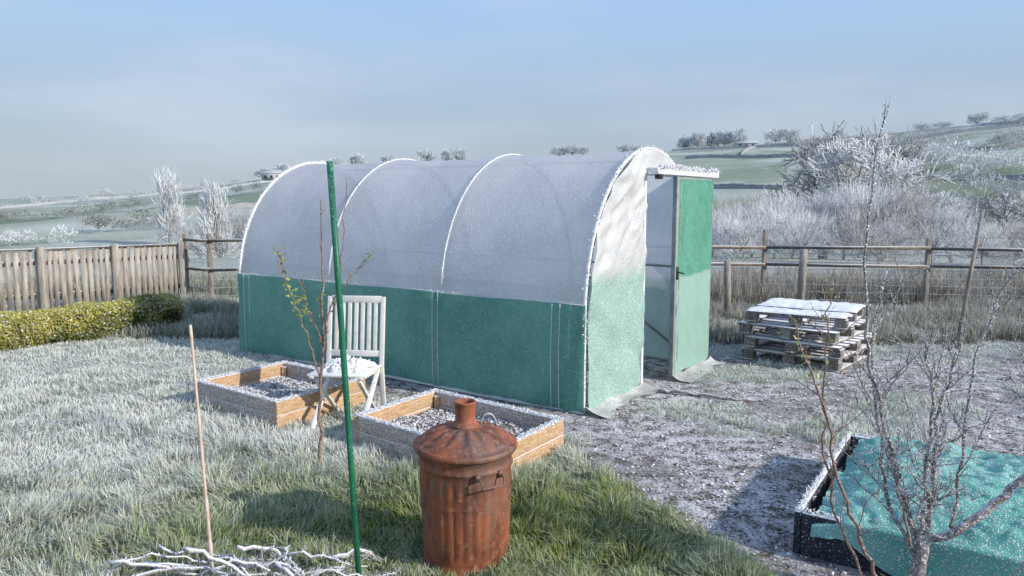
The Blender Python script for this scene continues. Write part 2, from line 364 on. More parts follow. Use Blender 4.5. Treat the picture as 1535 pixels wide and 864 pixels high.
for k in range(4):
    l=LEN*k/3; l=min(max(l,.012),LEN-.012)
    P=TP(ph[:,0],l,ph[:,1])
    if k in (1,2):
        P2=P[(ph[:,1]>.83)]; g.tube(P2,.006,8); fringe(fg,P2,700,.010,.005)
    else: g.tube(P,.015,8); fringe(fg,P,2400,.015,.009)
g.obj('hoops',M_frosty,tun,smooth=True)
g=G()
g.tube(TP(-.034,np.linspace(0,LEN,30),.83+.006*np.sin(np.linspace(0,18,30))),.003,6); fringe(fg,TP(-.034,np.linspace(0,LEN,4),.835),700,.008,.004)
for l in (.20,.27,1.40,1.46,3.98,4.07):
    g.tube(TP(-.046,l+.01*np.sin(np.linspace(0,3,8)),np.linspace(.83,.0,8)),.0025,5)
g.obj('clip_cords',M_frosty,tun,smooth=True)
g=G()
for (a,b) in (((.05,.05,.05),(.05,1.4,.95)),((.05,4.15,.05),(.05,2.85,.95)),((W-.05,.05,.05),(W-.05,1.4,.95)),((W-.05,4.15,.05),(W-.05,2.85,.95))):
    g.tube([TP(*a),TP(*b)],.013,8)
for s,z in ((.07,.95),(W-.07,.95),(R0,1.93)): g.tube([TP(s,.02,z),TP(s,LEN-.02,z)],.011,8)
pi_=prof(24,-.045)
for k in range(4): g.tube(TP(pi_[:,0],min(max(LEN*k/3,.03),LEN-.03),pi_[:,1]),.013,8)
g.obj('inner_frame',M_metal,tun,smooth=True)
def ztop(s): return LEG+BV*np.sqrt(np.clip(1-((s-R0)/R0)**2,0,1))
def wall(s0,s1,l,zb,amp,sd,nz=120,ns=60):
    A=np.zeros((nz,ns,3))
    for j,s in enumerate(np.linspace(s0,s1,ns)):
        zt=float(ztop(s)); z=np.linspace(min(zb,zt-.001),zt,nz)
        an=np.arctan2(z-2.3,(s-1.6))
        w=(vn(an*1.0,np.hypot(z-2.3,s-1.6)*.25,.05,sd)-.5)*amp*np.clip((z-.75)*2.5,.25,1)+(vn(s+z*.5,z,.22,sd+1)-.5)*amp*1.1
        A[:,j]=TP(s,l-abs(amp)*.4-w,z)
    g=G(); g.grid(A); return g
d0,d1=.93,1.80
wall(0,d0,0,0,.050,1).obj('front_panel_left',M_front,tun,smooth=True)
wall(d0,d1,0,1.80,.012,2,12,20).obj('front_lintel_panel',M_front,tun,smooth=True)
wall(d1,W,0,0,.012,3).obj('front_panel_right',M_front,tun,smooth=True)
wall(0,W,LEN,0,.02,4).obj('rear_wall',M_front,tun,smooth=True)
E3=np.array([*E,0]);L3=np.array([*Lv,0]);Z3=np.array([0,0,1.])
g=G()
g.box(TP(d0,.0,.90),E3*.035,L3*.05,Z3*1.80); g.box(TP(d1,.0,.90),E3*.04,L3*.05,Z3*1.80)
g.obj('door_frame',M_frosty,tun,bevel=.004)
g=G(); g.box(TP((d0+2.3)/2,-.09,1.835),E3*(2.3-d0+.04),L3*.10,Z3*.055); g.obj('sliding_rail',M_frosty,tun,bevel=.006)
fringe(fg,TP(np.array([d0,2.3]),-.14,1.865),700,.018,.01)
g=G(); g.box(TP(d0+.06,-.11,1.79),E3*.05,L3*.05,Z3*.04); g.obj('rail_stop',M_dark,tun)
a0,a1=1.38,2.24; yl=-.10
g=G()
g.box(TP(a0,yl,.92),E3*.05,L3*.04,Z3*1.76); g.box(TP(a1,yl,.92),E3*.02,L3*.03,Z3*1.76)
for zz in (.06,.975,1.785): g.box(TP((a0+a1)/2,yl,zz),E3*(a1-a0-.045),L3*.026,Z3*.022)
g.box(TP(a0+.085,yl,.92),E3*.014,L3*.03,Z3*1.70)
g.obj('door_leaf_frame',M_metal,tun,bevel=.003)
A=np.zeros((60,30,3))
for j,s in enumerate(np.linspace(a0+.02,a1-.005,30)):
    z=np.linspace(.05,1.78,60); A[:,j]=TP(s,yl-.018+(vn(s+z*.5,z*.4,.09,2)-.5)*.022,z)
g=G(); g.grid(A); g.obj('door_leaf_sheet',M_doorp,tun,smooth=True)
g=G(); g.tube([TP(a0+.01,yl-.03,.97),TP(a0+.01,yl-.065,.965),TP(a0+.06,yl-.065,.955)],.007,8); g.box(TP(a0+.01,yl-.026,.96),E3*.03,L3*.012,Z3*.11); g.obj('door_handle',M_dark,tun)
def flap(pa,pb,out,wd,name,sd):
    pa=np.array(pa);pb=np.array(pb);out=np.array(out); A=np.zeros((90,12,3))
    for i,f in enumerate(np.linspace(0,1,90)):
        b=pa+(pb-pa)*f; ww=wd*(.35+1.0*vn(f*5,0,1,sd))
        for j,q in enumerate(np.linspace(0,1,12)):
            p=b+out*q*ww; A[i,j]=[p[0],p[1],float(H(p[0],p[1]))+.008+.03*(vn(f*14,q*2,1,sd)**2)*(1-q*.7)+.03*(1-q)**4]
    g=G(); g.grid(A); return g.obj(name,M_flap,tun,smooth=True)
M_flap=film('dirty_polythene',(.36,.36,.34),(.58,.58,.56),.6,60,transl=.1,transp=0)
flap(TP(-.03,-.02,0)[:2],TP(d0+.1,-.02,0)[:2],-Lv,.15,'front_flap',1)
flap(TP(d1-.45,-.12,0)[:2],TP(W+.1,-.12,0)[:2],-Lv,.16,'door_flap',2)
flap(TP(-.01,0,0)[:2],TP(-.01,LEN,0)[:2],-E,.05,'side_flap',3)
fg.obj('frost_crystals',M_frosty,tun)
pot=empty('plant_pot',(*TP(1.35,1.0,0)[:2],0)); c=TP(1.35,1.0,0)
g=G(); g.lathe([(.0,.0),(.07,.0),(.10,.17),(.11,.17),(.11,.2),(.095,.2),(.09,.16),(0,.16)],24,(c[0],c[1],.01)); g.obj('pot_body',M_dark,pot,smooth=False)
# ---------------- raised beds ----------------
def bed(B,name,sd):
    W_,N_,S_=[np.array(B[k]) for k in 'WNS']; E_=N_+S_-W_; cc=(N_+S_)/2
    e=empty(name,(cc[0],cc[1],0)); h=.20; th=.038; fr=G()
    pts=[W_,N_,E_,S_]; nm=['board_nw','board_ne','board_se','board_sw']
    for i in range(4):
        a=pts[i];b=pts[(i+1)%4]; d=(b-a)/np.linalg.norm(b-a); nrm=np.array([d[1],-d[0]])
        if np.dot(cc-a,nrm)<0: nrm=-nrm
        if i%2: p0=a+d*(th+.002)+nrm*th/2; p1=b-d*(th+.002)+nrm*th/2
        else: p0=a+nrm*th/2;p1=b+nrm*th/2
        g=G()
        for zz,hh in ((.05,.099),(.151,.099)):
            g.box((*((p0+p1)/2),zz),(*(p1-p0),0),(*(nrm*th),0),(0,0,hh))
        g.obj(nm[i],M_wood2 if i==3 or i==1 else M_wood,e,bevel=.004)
        fringe(fr,[(*(a+nrm*.006),h+.001),(*(b+nrm*.006),h+.001)],900,.011,.004); fringe(fr,[(*(a+nrm*.03),h+.001),(*(b+nrm*.03),h+.001)],700,.010,.005)
    for p in pts:
        q=p+(cc-p)/np.linalg.norm(cc-p)*.075; g=G(); g.box((q[0],q[1],.09),(.04,0,0),(0,.04,0),(0,0,.17)); g.obj('corner_post',M_wood,e,bevel=.003)
    fr.obj('rim_frost',M_frosty,e)
    s=np.linspace(.04,.96,60); A=np.zeros((60,60,3))
    for i,a in enumerate(s):
        for j,b in enumerate(s):
            p=W_+(N_-W_)*a+(S_-W_)*b; A[i,j]=[p[0],p[1],.07+.05*float(fbm(p[0],p[1],.15,sd))]
    g=G(); g.grid(A,True); g.C=[np.tile([1,0,.5,1],(3600,1))]; g.obj('bed_soil',bpy.data.materials['ground_frosty'],e,smooth=True)
    m=5500; a=.05+.9*rng.random(m);b=.05+.9*rng.random(m); p=W_+(N_-W_)*a[:,None]+(S_-W_)*b[:,None]
    clods('soil_clods',p[:,0],p[:,1],.075+.05*fbm(p[:,0],p[:,1],.15,sd),.003+.008*rng.random(m)**3,e,white=.80)
bed(BED1,'raised_bed',1); bed(BED2,'raised_bed',2)
# ---------------- incinerator ----------------
inc=empty('garden_incinerator_bin',(BIN[0],BIN[1],0))
def rust():
    t=NT('rusty_galvanised'); n1=t.noise(7,8,.7,stretch=(1,1,.45)); n2=t.noise(28,6,.7); n3=t.noise(3.4,4,.65,stretch=(1,1,.35))
    c=t.mix(t.mr(n1,.35,.62),(.34,.10,.04),(.13,.05,.03)); c=t.mix(t.mr(n2,.52,.68,0,.75),c,(.42,.17,.075))
    gm=t.mr(t.math('ADD',n3,t.math('MULTIPLY',n2,.35)),.68,.84); c=t.mix(t.math('MULTIPLY',gm,.6),c,(.20,.145,.12)); c=t.mix(t.mr(t.noise(90,3,.7),.58,.7,0,.6),c,(.06,.035,.03))
    c=t.mix(t.math('MULTIPLY',t.mr(t.up(),.35,.9),t.mr(t.noise(40,4,.7),.54,.68,0,.4)),c,(.50,.42,.40))
    return t.done(t.pr(c,.6,t.math('MULTIPLY',gm,.2),t.bump(t.math('ADD',n2,n1),.5,.006),.4))
M_rust=rust(); cB=(BIN[0],BIN[1],0)
def flute(an,r,z):
    k=max(0,min(1,(z-.07)/.02))*max(0,min(1,(.43-z)/.02)); return .005*k*np.abs(np.cos(an*15))-.002*k+0*an+.0015*np.sin(an*3+z*9)+.0025*np.sin(an*2+1+z*4)
pz=[(.182,.0),(.186,.012),(.186,.03),(.181,.035)]+[(.181+.022*(z/.5),z) for z in np.linspace(.05,.45,22)]+[(.204,.455),(.210,.462),(.204,.470),(.205,.50),(.212,.508),(.213,.525),(.208,.53),(.198,.52),(.196,.3)]
g=G(); g.lathe(pz,180,cB,flute); g.obj('bin_body',M_rust,inc,smooth=True)
lp=[(.205,.520),(.226,.522),(.230,.530),(.228,.546),(.220,.550),(.214,.548)]
for f in np.linspace(0,1,14)[1:]: lp.append((.214-.150*f,.552+.062*f**.85+.012*math.sin(f*math.pi)))
lp+=[(.058,.622),(.052,.620),(.045,.618)]
lp=np.array(lp); an=np.arange(192)*2*math.pi/192; A=np.zeros((len(lp),192,3))
for i,(r,z) in enumerate(lp):
    k=math.sin(max(0,min(1,(.214-r)/.155))*math.pi); zz=z+.006*k*np.cos(an*14)+.003*np.sin(an*2+.7)*(r/.2)
    A[i,:,0]=cB[0]+r*np.cos(an);A[i,:,1]=cB[1]+r*np.sin(an);A[i,:,2]=zz
Q=[[i*192+j,i*192+(j+1)%192,(i+1)*192+(j+1)%192,(i+1)*192+j] for i in range(len(lp)-1) for j in range(192)]
g=G(); g.add(A.reshape(-1,3),Q); g.obj('lid',M_rust,inc,smooth=True)
g=G(); g.lathe([(.064,.618),(.062,.628),(.050,.634),(.0445,.640),(.0445,.715),(.048,.719),(.048,.727),(.040,.727),(.040,.60)],40,cB); g.obj('chimney',M_rust,inc,smooth=True)
g=G(); th=np.linspace(0,math.pi,12)
g.tube([(cB[0]+.10+.035*math.cos(a),cB[1]+.05,.60+.055*math.sin(a)) for a in th],.005,8); g.obj('lid_handle',M_metal,inc,smooth=True)
for sx,az in ((1,-58),(-1,122)):
    ar=math.radians(az); d=np.array([math.cos(ar),math.sin(ar),0]); tg=np.array([-d[1],d[0],0]); c0=np.array(cB)+d*.205
    P=[c0+tg*-.055+[0,0,.455],c0+d*.03+tg*-.055+[0,0,.445],c0+d*.036+tg*-.05+[0,0,.415],c0+d*.036+tg*.05+[0,0,.415],c0+d*.03+tg*.055+[0,0,.445],c0+tg*.055+[0,0,.455]]
    g=G(); g.tube(P,.004,8); 
    for q in (-.055,.055): g.box(c0+tg*q+d*.004+[0,0,.455],tg*.022,d*.008,Z3*.03)
    g.obj('side_handle',M_rust,inc,smooth=False)
# ---------------- chair ----------------
RR=np.array([-.965,5.42]); LR=np.array([-1.380,5.47]); wv=(RR-LR)/np.linalg.norm(RR-LR); fv=np.array([wv[1],-wv[0]]); mid=(RR+LR)/2
if fv[1]>0: fv=-fv
ch=empty('folding_garden_chair',(mid[0],mid[1],0))
def CP(x,f,z): return np.array([mid[0]+wv[0]*x+fv[0]*f,mid[1]+wv[1]*x+fv[1]*f,z])
W3=np.array([*wv,0]);F3=np.array([*fv,0]); cw=.205
for i,sx in enumerate((-1,1)):
    g=G(); g.beam(CP(sx*cw,-.06,.88),CP(sx*cw,.02,.36),.034,.024,W3*1.0); g.beam(CP(sx*cw,.02,.36),CP(sx*cw,-.02,0),.034,.024,W3); g.obj(f'back_leg_{i+1}',M_chair,ch,bevel=.003)
    g=G(); g.beam(CP(sx*(cw-.028),.03,.34),CP(sx*(cw-.028),.44,0),.034,.022,W3); g.obj(f'front_leg_{i+1}',M_chair,ch,bevel=.003)
    g=G(); g.beam(CP(sx*(cw-.028),.02,.345),CP(sx*(cw-.028),.43,.372),.032,.022,W3); g.obj(f'seat_rail_{i+1}',M_chair,ch,bevel=.003)
    g=G(); g.beam(CP(sx*(cw-.054),.38,.34),CP(sx*(cw-.054),-.01,.0),.03,.02,W3); g.obj(f'cross_leg_{i+1}',M_chair,ch,bevel=.003)
g=G(); g.beam(CP(-cw+.014,-.057,.86),CP(cw-.014,-.057,.86),.05,.022,Z3); g.beam(CP(-cw+.014,-.0,.46),CP(cw-.014,-.0,.46),.045,.022,Z3); g.obj('back_rails',M_chair,ch,bevel=.003)
g=G()
for k in range(7):
    xx=-.15+.05*k; g.beam(CP(xx,-.001,.484),CP(xx,-.053,.834),.030,.012,W3)
g.obj('back_slats',M_chair,ch,bevel=.002)
g=G()
for k in range(8):
    f=.035+.053*k; g.beam(CP(-cw-.005,f,.372+.028*f),CP(cw+.005,f,.372+.028*f),.014,.040,Z3)
g.obj('seat_slats',M_chair,ch,bevel=.002)
A=np.zeros((50,50,3))
for i,a in enumerate(np.linspace(-1,1,50)):
    for j,b in enumerate(np.linspace(-1,1,50)):
        rr=1+.5*(vn(a,b,.35,2)-.5); h=max(0,1-(a*a+b*b)**1.2*.5)*.03+.10*abs(float(vn(a*2+b,b*2,.45,3))-.5)+.06*abs(float(vn(a*4,b*4-a,.3,4))-.5)
        q=CP(.0+a*.15*rr,.21+b*.14*rr,.388+h*(1-max(abs(a),abs(b))**6)); A[i,j]=q
g=G(); g.grid(A,True); g.obj('frosty_cloth',M_cloth,ch,smooth=True)
# ---------------- stakes ----------------
g=G(); g.tube([(-.632,2.90,-.02),(-.655,2.90,.55),(-.682,2.90,1.2),(-.706,2.90,1.748)],.0125,14); g.obj('green_garden_stake',M_stake,smooth=True)
g=G(); P=np.linspace([-1.262,2.96,-.02],[-1.300,2.95,1.098],26); R=np.full(26,.0065); R[::4]=.0082; g.tube(P,R*np.linspace(1.1,.8,26),10); g.obj('bamboo_cane',M_cane,smooth=True)
# ---------------- branch tools ----------------
def interpP(P,k):
    P=np.array(P,float); t=np.linspace(0,1,len(P)); s=np.linspace(0,1,k); out=np.zeros((k,3))
    for c in range(3): out[:,c]=np.interp(s,t,P[:,c])
    for _ in range(2): out[1:-1]=(out[:-2]+2*out[1:-1]+out[2:])/4
    return out
def stem(g,P,r0,r1,k=22,wob=.006,n=7):
    Q=interpP(P,k); Q[1:-1]+=rng.normal(0,wob,(k-2,3)); g.tube(Q,np.linspace(r0,r1,k),n); return Q
def twigs(out,Q,cnt,L,r,up=.5,spread=1.0,sub=1,t0=.15):
    for _ in range(cnt):
        f=t0+(1-t0)*rng.random(); i=min(int(f*(len(Q)-1)),len(Q)-2); p=Q[i]; d=Q[i+1]-Q[i]; d/=np.linalg.norm(d)+1e-9
        v=d*.6+rng.normal(0,spread*.6,3)+np.array([0,0,up]); v/=np.linalg.norm(v); l=L*(.4+.9*rng.random()); pts=[p]
        ns=4
        for k in range(ns):
            v=v+rng.normal(0,.16,3)+np.array([0,0,.05]); v/=np.linalg.norm(v); pts.append(pts[-1]+v*l/ns)
        pts=np.array(pts); rr=np.linspace(r,r*.45,ns+1)
        for k in range(ns): out.append((pts[k],pts[k+1],rr[k],rr[k+1]))
        if sub>0: twigs(out,pts,3,l*.5,r*.7,up,spread,sub-1,.3)
def addsegs(g,out,n=4,C=None):
    if out: g.segs([o[0] for o in out],[o[1] for o in out],[o[2] for o in out],[o[3] for o in out],n,C)
def leaves(P,s,col):
    m=len(P); a=rng.normal(0,1,(m,3)); a/=np.linalg.norm(a,axis=1)[:,None]; b=rng.normal(0,1,(m,3)); b-=a*(a*b).sum(1)[:,None]; b/=np.linalg.norm(b,axis=1)[:,None]
    s=s*(.6+.8*rng.random((m,1))); V=np.stack([P-a*s,P+b*s*.45,P+a*s,P-b*s*.45],1); C=np.ones((m,4,4)); C[...,:3]=col[:,None] if col.ndim==2 else col
    g=G(); g.add(V.reshape(-1,3),np.arange(m*4).reshape(m,4),None,C.reshape(-1,4)); return g
sap=empty('sapling_tree',(-1.14,4.22,0)); g=G(); out=[]
Q1=stem(g,[(-1.14,4.22,-.02),(-1.13,4.22,.35),(-1.10,4.22,.62),(-1.09,4.22,.9),(-1.085,4.22,1.15),(-1.08,4.21,1.62)],.011,.0035)
Q2=stem(g,[(-1.10,4.22,.70),(-1.06,4.20,.90),(-1.0,4.2,1.10),(-.955,4.2,1.35),(-.93,4.2,1.72)],.0065,.002)
Q3=stem(g,[(-1.12,4.22,.58),(-1.16,4.18,.78),(-1.22,4.15,.98),(-1.27,4.12,1.14),(-1.29,4.1,1.35)],.006,.002)
Q4=stem(g,[(-1.04,4.2,.96),(-.97,4.2,1.1),(-.88,4.2,1.2),(-.80,4.18,1.30)],.004,.0015)
Q5=stem(g,[(-1.10,4.2,.80),(-1.18,4.2,1.0),(-1.2,4.2,1.12)],.004,.0015)
for Q in (Q1,Q2,Q3,Q4,Q5): twigs(out,Q,7,.11,.0022,.7,.7,0)
addsegs(g,out); g.obj('stems',M_bark2,sap,smooth=True)
LP=np.concatenate([Q3[rng.integers(6,22,60)],Q5[rng.integers(6,22,24)],Q1[rng.integers(9,16,14)],Q4[rng.integers(8,22,12)]])+rng.normal(0,.015,(110,3))
leaves(LP,.015,np.array([.32,.40,.12])*np.ones((110,1))*(.6+.7*rng.random((110,1)))).obj('young_leaves',M_grass,sap)
# frosted shrub at right front, standing just in front of the netted bed
sh=empty('frosted_shrub',(1.60,2.78,0)); g=G(); out=[]; g2=G(); out2=[]
def sp_(L): return [(x-.15,y-.30,z*.93+(.11 if z>.06 else 0)) for x,y,z in L]
S=[]
S.append(stem(g,sp_([(1.74,3.08,-.02),(1.75,3.075,.05),(1.76,3.07,.10),(1.76,3.07,.2)]),.032,.024,10,.003,10))
S.append(stem(g,sp_([(1.76,3.07,.17),(1.88,3.0,.27),(2.03,3.0,.40),(2.13,2.98,.55),(2.22,2.96,.78),(2.40,2.95,1.05)]),.019,.008,26,.005,9))
S.append(stem(g,sp_([(1.76,3.07,.17),(1.79,3.05,.42),(1.77,3.05,.7),(1.80,3.0,1.0)]),.014,.004))
S.append(stem(g,sp_([(1.74,3.07,.15),(1.68,3.10,.40),(1.60,3.1,.66),(1.52,3.12,1.0),(1.49,3.12,1.45),(1.535,3.1,2.0)]),.011,.0022,30))
S.append(stem(g,sp_([(1.75,3.07,.15),(1.72,3.0,.45),(1.70,2.95,.8),(1.66,2.95,1.05)]),.010,.003))
S.append(stem(g,sp_([(1.74,3.07,.1),(1.66,3.15,.3),(1.63,3.2,.6),(1.58,3.22,.95),(1.62,3.2,1.3)]),.009,.003))
S.append(stem(g,sp_([(1.84,3.02,.25),(1.88,3.06,.55),(1.92,3.1,.85),(2.0,3.1,1.2),(2.12,3.1,1.45)]),.007,.002))
S.append(stem(g,sp_([(2.13,2.98,.55),(2.1,3.0,.8),(2.16,3.05,1.05)]),.006,.002))
for i,Q in enumerate(S[2:]):
    if i==1: twigs(out,Q[:16],10,.22,.0032,.45,.9,1); twigs(out,Q[16:],5,.09,.0016,.9,.5,0)
    else: twigs(out,Q,13,.26,.0032,.55,.9,1)
twigs(out,S[1],11,.28,.0034,.7,.8,1,.3)
for Q in S[2:5]: twigs(out,Q[:14],20,.14,.0024,.1,1.1,1,.1)
addsegs(g,out); g.obj('grey_stems',M_bark,sh,smooth=True)
T=[stem(g2,sp_([(1.66,3.05,.0),(1.52,3.03,.16),(1.40,3.0,.42),(1.33,3.0,.72),(1.24,3.0,.98),(1.17,3.0,1.15)]),.008,.0025,26),
   stem(g2,sp_([(1.60,3.1,.0),(1.45,3.1,.22),(1.38,3.1,.48),(1.36,3.1,.8),(1.36,3.1,1.1),(1.37,3.1,1.28)]),.006,.002,26),
   stem(g2,sp_([(1.80,3.1,.0),(1.74,3.2,.3),(1.68,3.25,.55),(1.60,3.3,.8)]),.006,.002,20),
   stem(g2,sp_([(1.9,2.9,.0),(2.05,2.85,.2),(2.2,2.8,.32)]),.005,.002,14)]
for Q in T: twigs(out2,Q,8,.15,.0024,.6,.8,1)
addsegs(g2,out2); g2.obj('red_stems',M_bark2,sh,smooth=True)
LP=np.concatenate([T[0][rng.integers(13,26,30)],T[1][rng.integers(14,26,26)]])+rng.normal(0,.016,(56,3))
leaves(LP,.012,np.array([.36,.42,.18])*np.ones((56,1))*(.6+.7*rng.random((56,1)))).obj('buds',M_grass,sh)
fq=G()
for Q in S: fringe(fq,Q,260,.008,.004)
P0=np.array([o[0] for o in out]); m=4600; P=P0[rng.integers(0,len(P0),m)]+rng.normal(0,.005,(m,3)); dr=rng.normal(0,1,(m,3)); dr/=np.linalg.norm(dr,axis=1)[:,None]; fq.segs(P,P+dr*.006,np.full(m,.0014),np.full(m,.0007),3)
fq.obj('frost',M_frosty,sh)
# brush pile
bp=empty('brushwood_pile',(-1.2,2.93,0)); g=G(); out=[]; fq=G()
for k in range(24):
    c0=np.array([-1.12+rng.normal(0,.22),2.92+rng.normal(0,.08),.02+.06*rng.random()]); th=rng.normal(0,.7); l=.14+.20*rng.random(); d=np.array([math.cos(th),math.sin(th)*.5,rng.normal(0,.18)])
    Q=stem(g,[c0-d*l,c0-d*l*.3+rng.normal(0,.02,3)+[0,0,.03],c0+d*l*.3+rng.normal(0,.02,3),c0+d*l],.0075*(.5+rng.random()),.003,14,.006,7); fringe(fq,Q,90,.008,.004); twigs(out,Q,4,.09,.0024,.25,1,1)
addsegs(g,out); g.obj('branches',M_twig,bp,smooth=True); fq.obj('frost',M_frosty,bp)
g=G();out=[]
for (x0,y0) in ((-1.72,3.05),(-1.95,3.1)):
    Q=stem(g,[(x0,y0,0),(x0+.01,y0,.1),(x0-.01,y0,.2)],.003,.0015,8,.002,5); twigs(out,Q,6,.06,.0014,.8,.8,1)
addsegs(g,out); g.obj('weed_stalks',M_twig)
# dead weeds and a fallen branch on the bare ground
g=G();out=[]
for (x0,y0,n_,l_) in ((3.95,5.6,26,.22),(3.3,6.1,12,.16),(4.6,6.4,22,.25),(5.2,7.2,26,.35),(2.15,5.05,10,.10),(4.3,7.6,24,.4),(6.1,8.2,26,.5),(1.55,3.6,8,.07),(1.1,4.1,6,.06)):
    for _ in range(n_):
        p=np.array([x0+rng.normal(0,.12),y0+rng.normal(0,.10),0]); d=np.array([rng.normal(0,.6),rng.normal(0,.6),.7]); Q=np.array([p,p+d*l_*.4,p+d*l_*.8+[0,0,-.01]]); 
        for k in range(2): out.append((Q[k],Q[k+1],.004,.0025))
        twigs(out,Q,2,l_*.4,.002,.5,1,0)
addsegs(g,out,3); g.obj('dead_weeds',M_bark)
g=G(); Q=stem(g,[(1.22,6.02,.02),(1.45,5.93,.03),(1.66,5.80,.02),(1.90,5.72,.02)],.018,.010,20,.006,8); g.obj('fallen_branch',M_bark,smooth=True)
# ---------------- netted bed ----------------
nb=empty('netted_raised_bed',(2.3,3.0,0)); o=np.array(NET['o']);a=np.array(NET['a'])-o;b=np.array(NET['b'])-o
ul=a/np.linalg.norm(a);vl=b/np.linalg.norm(b); La=np.linalg.norm(a);Lb=np.linalg.norm(b)
def NP(s,t,z): return np.array([o[0]+ul[0]*s+vl[0]*t,o[1]+ul[1]*s+vl[1]*t,z])
g=G(); U3=np.array([*ul,0]);V3=np.array([*vl,0])
g.box(NP(La/2,.015,.09),U3*La,V3*.03,Z3*.22); g.box(NP(La/2,Lb-.015,.09),U3*La,V3*.03,Z3*.22)
g.box(NP(.015,Lb/2,.09),U3*.03,V3*(Lb-.064),Z3*.216); g.box(NP(La-.015,Lb/2,.09),U3*.03,V3*(Lb-.064),Z3*.216); g.obj('edging_boards',M_black,nb,bevel=.005)
fq=G(); fringe(fq,[NP(0.01,.015,.202),NP(La,.015,.202),NP(La-.01,Lb,.202)],2200,.010,.008); fringe(fq,[NP(0.015,.0,.2),NP(.015,.2,.2)],200,.010,.008); fq.obj('rim_frost',M_frosty,nb)
na,nt=120,170; nh=14
A=np.zeros((na+nh,nt,3)); TT=np.linspace(0,1,nt)
y0_=.055+.05*(vn(TT*3,TT*0,.6,1)-.5)
rows=np.linspace(0,1,na)
for j,t_ in enumerate(TT):
    s=rows; ef=np.minimum(1,np.minimum(s*5,(1-s)*5))*min(1,(t_*5),(1-t_)*7); e=ef*ef*(3-2*ef)
    y_=y0_[j]+t_*(Lb-.13)+.06*(vn(s*5,1,.6,2)-.5)*(1-min(1,t_*4)); x_=-.022+s*(La-.02)
    wrk=.034*np.abs(vn(s*5+t_*2,t_*7-s*3,.5,3)-.5)*2+.022*np.abs(vn(s*13+8*t_,t_*21-5*s,.5,5)-.5)*2+.010*vn(s*30,t_*50,.6,6)
    z=.200+.055*e+wrk*(.3+.7*np.minimum(1,s*12))+.05*vn(s*3,t_*5,1,2)*e-.05*max(0,1-t_*16)
    A[nh:,j]=np.stack([o[0]+ul[0]*x_+vl[0]*y_,o[1]+ul[1]*x_+vl[1]*y_,z],-1)
    hz=np.linspace(0,1,nh,endpoint=False); drop=(.05+.14*ss(t_,.03,.16))*(.85+.3*vn(t_*12,0,.6,3))
    fo=.016*vn(t_*60,hz*1.5,.9,4)*(1-hz)+.012*(1-hz)
    xh=-.024-fo; yb=y0_[j]+t_*(Lb-.13)+.06*(vn(0,1,.6,2)-.5)*(1-min(1,t_*4))
    A[:nh,j]=np.stack([o[0]+ul[0]*xh+vl[0]*yb,o[1]+ul[1]*xh+vl[1]*yb,z[0]-drop*(1-hz)],-1)
g=G(); g.grid(A,True); g.obj('mesh_cover',M_net,nb,smooth=True)
g=G(); A=np.zeros((10,10,3))
for i,s in enumerate(np.linspace(.03,La-.03,10)):
    for j,t_ in enumerate(np.linspace(.03,Lb-.03,10)): A[i,j]=NP(s,t_,.10)
g.grid(A,True); g.obj('bed_soil',M_dark,nb)
# ---------------- pallets ----------------
pe=empty('pallet_stack',(3.0,7.3,0)); o_=np.array(PAL['o']);pa=np.array(PAL['a'])-o_;pb=np.array(PAL['b'])-o_
lu=np.linalg.norm(pa);lv=np.linalg.norm(pb); pu=pa/lu;pv=pb/lv
pv=np.array([-pu[1],pu[0]]) if np.dot([-pu[1],pu[0]],pv)>0 else np.array([pu[1],-pu[0]])
fq=G()
for k in range(4):
    g=G(); jx,jy,ang=rng.normal(0,.03),rng.normal(0,.03),rng.normal(0,.04)
    ca,sa=math.cos(ang),math.sin(ang); u2=np.array([pu[0]*ca-pu[1]*sa,pu[0]*sa+pu[1]*ca]); v2=np.array([pv[0]*ca-pv[1]*sa,pv[0]*sa+pv[1]*ca])
    U=np.array([*u2,0]);Vv=np.array([*v2,0]); b0=np.array([o_[0]+jx,o_[1]+jy,.01+k*.128])
    for q in (0,.5,1):
        for w in (0,.5,1): g.box(b0+U*(.06+q*(lu-.12))+Vv*(.06+w*(lv-.12))+Z3*.06,U*.11,Vv*.10,Z3*.074)
        g.box(b0+U*(.06+q*(lu-.12))+Vv*lv/2+Z3*.0105,U*.10,Vv*lv,Z3*.019)
    for q in range(7):
        if k==3 and q==2: continue
        cc_=b0+Vv*(.05+q*(lv-.10)/6)+U*lu/2+Z3*(.108+.003*rng.random()); ll=lu+rng.normal(0,.015)
        g.box(cc_,U*ll,Vv*.105,Z3*.019)
        if k==3:
            A=np.zeros((40,9,3))
            for i,s in enumerate(np.linspace(-.5,.5,40)):
                for j,t_ in enumerate(np.linspace(-.5,.5,9)):
                    ed=min(1,(.5-abs(s))*20,(.5-abs(t_))*4); pp=cc_+U*s*ll*1.01+Vv*t_*.13; A[i,j]=pp+Z3*(.006+ed*(.010+.016*vn(pp[0],pp[1],.05,2)))
            fq.grid(A)
    g.obj(f'pallet_{k+1}',M_pallet,pe,bevel=.003)
fq.obj('frost_layer',M_frosty,pe,smooth=True)
